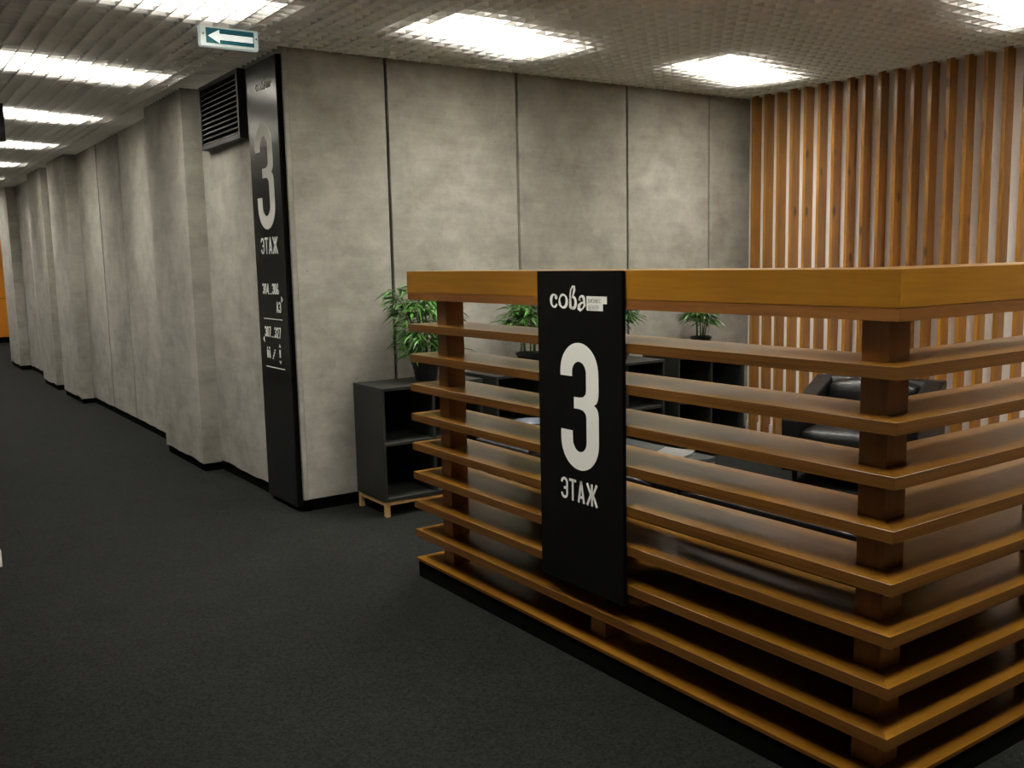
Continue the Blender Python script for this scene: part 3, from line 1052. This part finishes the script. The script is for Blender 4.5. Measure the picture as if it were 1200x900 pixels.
make_plant((3.680, 5.135, CT), 0.46, 0.28, 6, 560, 11, 'potted bamboo on the second cabinet from the concrete corner', 0.090, 0.115, (0, 0), 0.32)
make_plant((4.455, 5.135, CT), 0.44, 0.32, 6, 520, 23, 'potted bamboo on the third cabinet with leaves leaning towards the battens', 0.088, 0.110, (0.05, 0), 0.34)
make_plant((5.290, 5.135, CT), 0.36, 0.25, 6, 420, 31, 'small potted bamboo on the cabinet at the batten wall end', 0.082, 0.120, (0, 0), 0.36)

# ================================================================== ARMCHAIRS
def soft_box(name, a, b, mat, parent, r, puff=0.0, seg=4, seed=0):
    cx, cy, cz = (a[0] + b[0]) / 2, (a[1] + b[1]) / 2, a[2]
    hx, hy, hz = (b[0] - a[0]) / 2, (b[1] - a[1]) / 2, b[2] - a[2]
    bm = bmesh.new()
    box_bm(bm, -hx, hx, -hy, hy, 0, hz)
    bmesh.ops.subdivide_edges(bm, edges=list(bm.edges), cuts=7, use_grid_fill=True)
    for v in bm.verts:
        c = Vector((v.co.x, v.co.y, v.co.z - hz / 2))
        h = Vector((hx, hy, hz / 2))
        q = Vector([max(-(h[i] - r), min(h[i] - r, c[i])) for i in range(3)])
        d = c - q
        if d.length > 1e-6:
            c = q + d.normalized() * r
        if puff:
            fx, fy, fz = 1 - (c.x / hx) ** 2, 1 - (c.y / hy) ** 2, 1 - (c.z / (hz / 2)) ** 2
            if abs(c.z) > hz / 2 - r:
                c.z += math.copysign(puff, c.z) * max(fx, 0) * max(fy, 0)
            if abs(c.x) > hx - r:
                c.x += math.copysign(puff, c.x) * max(fz, 0) * max(fy, 0)
            wr = noise.noise(Vector((c.x * 6 + seed, c.y * 6, c.z * 6))) * puff * .5
            c += c.normalized() * wr
        v.co = Vector((c.x, c.y, c.z + hz / 2))
    return finish(name, bm, mat, parent, smooth=True, loc=(cx, cy, cz))

def make_armchair(label, group):
    """faces local +x; origin on the carpet under the middle"""
    t = empty('armchair', (0, 0, 0), label, 'armchair', group)
    W, D = 0.84, 0.76
    soft_box('seat_base', (-D / 2 + .06, -W / 2 + .10, .10), (D / 2 - .01, W / 2 - .10, .25), 'leather', t, .02)
    soft_box('seat_cushion', (-D / 2 + .18, -W / 2 + .125, .245), (D / 2 + .01, W / 2 - .125, .385), 'leather', t, .04, .018, seed=2)
    bk = soft_box('backrest', (-D / 2, -W / 2 + .02, .14), (-D / 2 + .13, W / 2 - .02, .655), 'leather', t, .035)
    soft_box('back_cushion', (-D / 2 + .10, -W / 2 + .13, .37), (-D / 2 + .26, W / 2 - .13, .635), 'leather', t, .05, .025, seed=5)
    for s in (-1, 1):
        bm = bmesh.new()
        y0, y1 = sorted((s * W / 2, s * (W / 2 - .12)))
        prof = [(-D / 2 + .02, .10), (D / 2, .10), (D / 2, .44), (D / 2 - .05, .475), (-D / 2 + .10, .655), (-D / 2 + .02, .655)]
        a = [bm.verts.new((x, y0, z)) for x, z in prof]
        b = [bm.verts.new((x, y1, z)) for x, z in prof]
        bm.faces.new(a); bm.faces.new(b[::-1])
        for i in range(6):
            bm.faces.new((a[i], a[(i + 1) % 6], b[(i + 1) % 6], b[i]))
        finish('armrest', bm, 'leather', t, .018, 3, True)
    for sx in (-1, 1):
        for sy in (-1, 1):
            bm = bmesh.new()
            bmesh.ops.create_cone(bm, cap_ends=True, segments=10, radius1=0.014, radius2=0.020, depth=0.104, matrix=Matrix.Translation((sx * (D / 2 - .07), sy * (W / 2 - .07), .052)))
            finish('leg', bm, 'chair_leg', t)
    return t
ch0 = make_armchair('black leather armchair facing the table with its back to the battens', 'black leather armchairs')
ch0.location = (5.385, 3.755, 0)
ch0.rotation_euler = (0, 0, pi + math.radians(19))
c = copy_tree(ch0)
c.location = (2.790, 3.000, 0)
c.rotation_euler = (0, 0, 0)
c['label'] = 'black leather armchair with its back against the barrier behind the floor sign'
c = copy_tree(ch0)
c.location = (2.800, 2.075, 0)
c.rotation_euler = (0, 0, 0)
c['label'] = 'black leather armchair tucked into the inner corner of the barrier'

# ================================================================== COFFEE TABLE AND WHAT LIES ON IT
tb = empty('coffee_table', (3.32, 4.08, 0), 'low grey topped coffee table with pale legs between armchairs and cabinets', 'table')
box('table_top', (-0.34, -0.64, 0.425), (0.34, 0.64, 0.450), 'table_top', tb, 0.003, 2)
box('apron', (-0.30, -0.60, 0.385), (0.30, 0.60, 0.426), 'cabinet_in', tb, 0.002, 1)
for sx in (-1, 1):
    for sy in (-1, 1):
        box('leg', (sx * 0.315 - 0.022, sy * 0.615 - 0.022, 0), (sx * 0.315 + 0.022, sy * 0.615 + 0.022, 0.426), 'table_leg', tb, 0.002, 1)

bw = empty('serving_bowl', (3.32, 4.63, 0.450), 'upturned blue grey bowl on the coffee table', 'bowl')
bm = bmesh.new()
prof = [(0.045, 0.0), (0.050, 0.006), (0.085, 0.030), (0.108, 0.068), (0.112, 0.080), (0.106, 0.080), (0.080, 0.036), (0.0, 0.012)]
seg = 24
rings = [[bm.verts.new((r * cos(2 * pi * k / seg), r * sin(2 * pi * k / seg), z)) for k in range(seg)] if r > 0 else [bm.verts.new((0, 0, z))] for r, z in prof]
bm.faces.new(rings[0][::-1])
for i in range(len(prof) - 1):
    a, b = rings[i], rings[i + 1]
    for k in range(seg):
        k2 = (k + 1) % seg
        bm.faces.new((a[k], a[k2], b[0]) if len(b) == 1 else (a[k], a[k2], b[k2], b[k]))
finish('shell', bm, 'bowl', bw, smooth=True)
bw['label'] = 'blue grey ceramic bowl on the coffee table'

mg = empty('magazine', (3.52, 3.62, 0.450), 'pale magazine lying on the end of the coffee table', 'magazine', None, math.radians(12))
bm = bmesh.new()
box_bm(bm, -0.075, 0.075, -0.095, 0.095, 0, 0.006)
finish('pages', bm, 'paper', mg, 0.001, 1)
bm = bmesh.new()
nseg = 8
top = []
for i in range(nseg + 1):
    s = i / nseg
    top.append((-0.075 + 0.15 * s, 0.0062 + 0.016 * s * s))
vt = [[bm.verts.new((x, y, z)) for x, z in top] for y in (-0.095, 0.095)]
vb = [[bm.verts.new((x, y, z - 0.001)) for x, z in top] for y in (-0.095, 0.095)]
for i in range(nseg):
    bm.faces.new((vt[0][i], vt[0][i + 1], vt[1][i + 1], vt[1][i]))
    bm.faces.new((vb[0][i + 1], vb[0][i], vb[1][i], vb[1][i + 1]))
finish('cover', bm, 'paper', mg)
